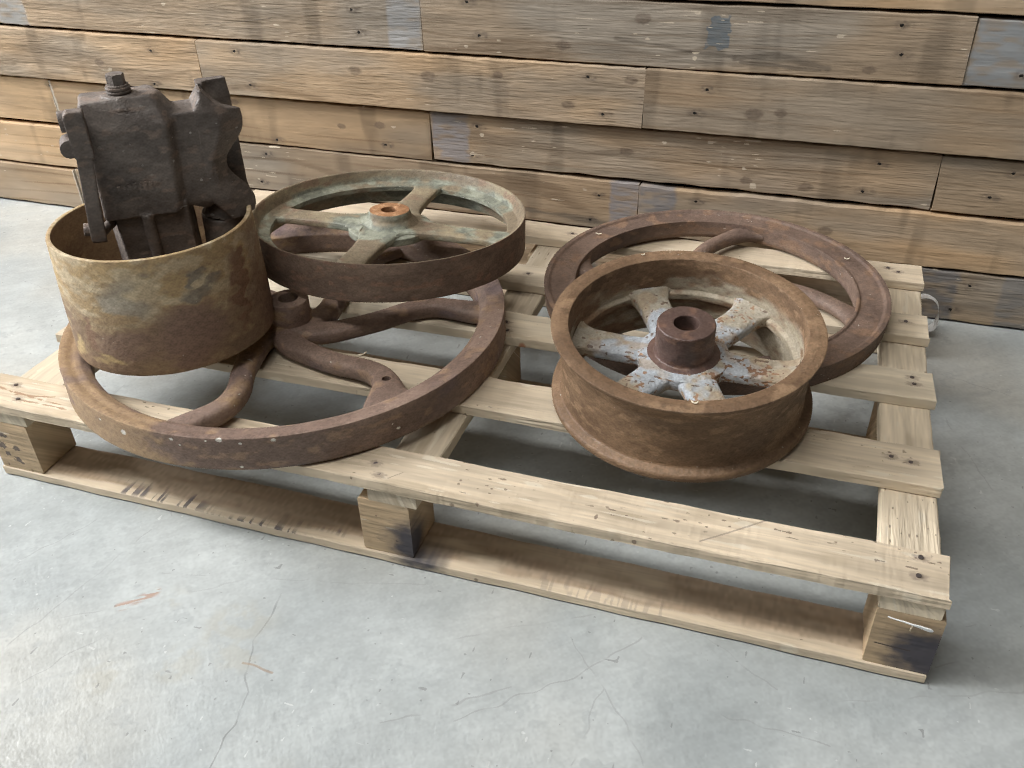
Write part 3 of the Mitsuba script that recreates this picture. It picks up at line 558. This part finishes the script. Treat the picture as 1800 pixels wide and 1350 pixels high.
# ------------------------------------------------------------------ wheel E: flanged wheel with six white flaking spokes
E_ = frame((.8966, .2444, .2511), (.0161, -.092, .9956))
thing('flanged_wheel', 'orange rusted flanged wheel with six flaking white spokes leaning on the thin flywheel', 'wheel')
pr = [(.1609, -.0005), (.1602, -.0042), (.1555, -.011), (.1510, -.022), (.1492, -.045), (.1487, -.075), (.1487, -.0915), (.1500, -.0940), (.1585, -.0968), (.1606, -.1000), (.1600, -.1065), (.136, -.1065), (.137, -.062), (.1312, -.058), (.1312, -.0495), (.1365, -.0465), (.1385, -.01), (.1395, -.001), (.150, .0004)]
pr = fine_profile(round_profile(pr, .0014), .004)
rim = rough_up(lathe(pr, 280), .00035, 45, 51)
cn = rim.triangles_center; rr = np.linalg.norm(cn[:, :2], axis=1); nn = (rim.face_normals[:, :2] * cn[:, :2]).sum(1) / rr
ins = (nn < -.2) & (rr < .1405)
part('flanged_wheel', 'rim', place(rim.submesh([np.where(~ins)[0]], append=True, repair=False), E_), 'mat_rust_orange', 40)
part('flanged_wheel', 'inner_wall', place(rim.submesh([np.where(ins)[0]], append=True, repair=False), E_), 'mat_rust_inside', 40, label='inner wall of the rim with traces of cream paint near the spokes')
pr = fine_profile(round_profile([(.0148, -.001), (.0340, -.001), (.0350, -.003), (.0352, -.0410), (.0362, -.0428), (.0440, -.0440), (.0462, -.0470), (.0455, -.066), (.0148, -.075)], .0018), .004)
part('flanged_wheel', 'hub', place(rough_up(lathe(pr, 90), .0003, 60, 52), E_), 'mat_hub_dark', 40)
web = lathe(fine_profile(round_profile([(.038, -.0435), (.056, -.046), (.056, -.062), (.038, -.064)], .003), .004), 90)
part('flanged_wheel', 'web', place(rough_up(web, .0006, 60, 53), E_), 'mat_white_flaked', 40)
for k in range(6):
    a = math.radians(-1 + 60 * k); u = np.linspace(0, 1, 44); r = .035 + u * .1005
    w = .0205 + .008 * np.exp(-u / .16) + .012 * np.exp(-(1 - u) / .09)
    t = .0095 + .002 * np.exp(-(1 - u) / .1)
    sp = spoke(np.c_[r * math.cos(a), r * math.sin(a)], w, t, 3.6, 26, np.full(44, -.0555) + .004 * np.exp(-(1 - u) / .12))
    sp = sp.subdivide()
    part('flanged_wheel', 'spoke', place(rough_up(sp, .0007, 95, 54 + k), E_), 'mat_white_flaked', 45)

# ------------------------------------------------------------------ small things
fp = smooth_curve([(1.208, .052), (1.220, .074), (1.232, .071), (1.243, .052), (1.2465, .034), (1.243, .018), (1.232, .014)], 30)
def ribbon(cv, y, wd, seed):
    r = np.random.default_rng(seed); n = len(cv)
    q = np.c_[cv[:, 0], np.full(n, y), cv[:, 1]]; off = np.c_[.004 * np.sin(np.linspace(0, 5, n)), wd * (1 + .3 * np.sin(np.linspace(0, 9, n) + seed)), .003 * np.cos(np.linspace(0, 7, n))]
    V = np.vstack([q, q + off, q + off * .98 + (0, 0, .0004), q + (0, 0, .0004)]); F = []
    for i in range(n - 1):
        for a in range(4):
            b = (a + 1) % 4; F += [(a * n + i, a * n + i + 1, b * n + i + 1), (a * n + i, b * n + i + 1, b * n + i)]
    m = trimesh.Trimesh(V, F, process=False); m.fix_normals(); return m
scene['film_scrap'] = mikit.ply(ribbon(fp, .722, .014, 1), 'mat_film', 50); thing('film_scrap', 'torn loop of white plastic film at the back right corner of the pallet', 'plastic film')
def smooth_end(t): return np.clip((t - .9) / .1, 0, 1) ** 2
def strip(x0, x1, z0, z1, hh, y, seed):
    r = np.random.default_rng(seed); n = 26; t = np.linspace(0, 1, n); x = x0 + (x1 - x0) * t; zc = z0 + (z1 - z0) * t
    h = hh * (.22 + .6 * t ** 2 * (1 - smooth_end(t))); yy = y - .0005 * np.abs(np.sin(t * 9)) - .0006
    V = np.vstack([np.c_[x, yy, zc - h], np.c_[x, yy - .0012, zc + h], np.c_[x, yy + .0004, zc + h], np.c_[x, yy + .0008, zc - h]]); F = []
    for i in range(n - 1):
        for a in range(4):
            b = (a + 1) % 4; F += [(a * n + i, a * n + i + 1, b * n + i + 1), (a * n + i, b * n + i + 1, b * n + i)]
    m = trimesh.Trimesh(V, F, process=False); m.fix_normals(); return m
scene['film_scrap_001'] = mikit.ply(strip(1.150, 1.194, .0900, .0830, .0034, .0015, 4), 'mat_film', 50); thing('film_scrap_001', 'shred of white film stapled across the front corner block of the pallet', 'plastic film')
def shaving(p, L, ang, label, curl=1.6, w=.0016, tilt=0., name='wood_shaving'):
    n = 14; t = np.linspace(-.5, .5, n); q = np.c_[L * np.sin(t * curl) / curl, L * (1 - np.cos(t * curl)) / curl * .8, .0009 + .0012 * np.abs(np.sin(t * 4))]
    V = np.vstack([q + (0, -w / 2, 0), q + (0, w / 2, .0006), q + (0, w / 2, .0012), q + (0, -w / 2, .0006)]); F = []
    for i in range(n - 1):
        for a in range(4):
            b = (a + 1) % 4; F += [(a * n + i, a * n + i + 1, b * n + i + 1), (a * n + i, b * n + i + 1, b * n + i)]
    m = trimesh.Trimesh(V, F, process=False); m.fix_normals(); m.apply_transform(trimesh.transformations.euler_matrix(tilt, 0, ang)); m.apply_translation(p)
    key = numbered(name); scene[key] = mikit.ply(m, 'mat_shaving', 50); thing(key, label, 'wood shaving')
def on(Mx, r, a, z=0): return (Mx @ np.array([r * math.cos(math.radians(a)), r * math.sin(math.radians(a)), z, 1]))[:3]
shaving(on(E_, .1475, -77), .011, .3, 'pale curled shaving on the front of the orange flanged wheel rim', 2.8)
shaving(on(E_, .152, 121, .0), .006, 1.0, 'tiny pale shaving on the far left of the orange flanged wheel rim')
shaving((.532, .323, .0), .014, .6, 'white curved shaving on the floor under the flywheel', 2.4, .002)
shaving(on(D, .222, 33), .009, .2, 'pale sliver on the upper right of the thin flywheel rim')
shaving(on(D, .2245, 152), .010, .1, 'yellow sliver on the upper left of the thin flywheel rim', .6)
shaving((.462, .238, .1310), .014, .9, 'fine splinter on the second slat inside the flywheel', .8, .0012)
shaving((1.172, .0015, .0800), .012, 1.2, 'torn splinter on the front corner block of the pallet', 2., .003, 1.3)
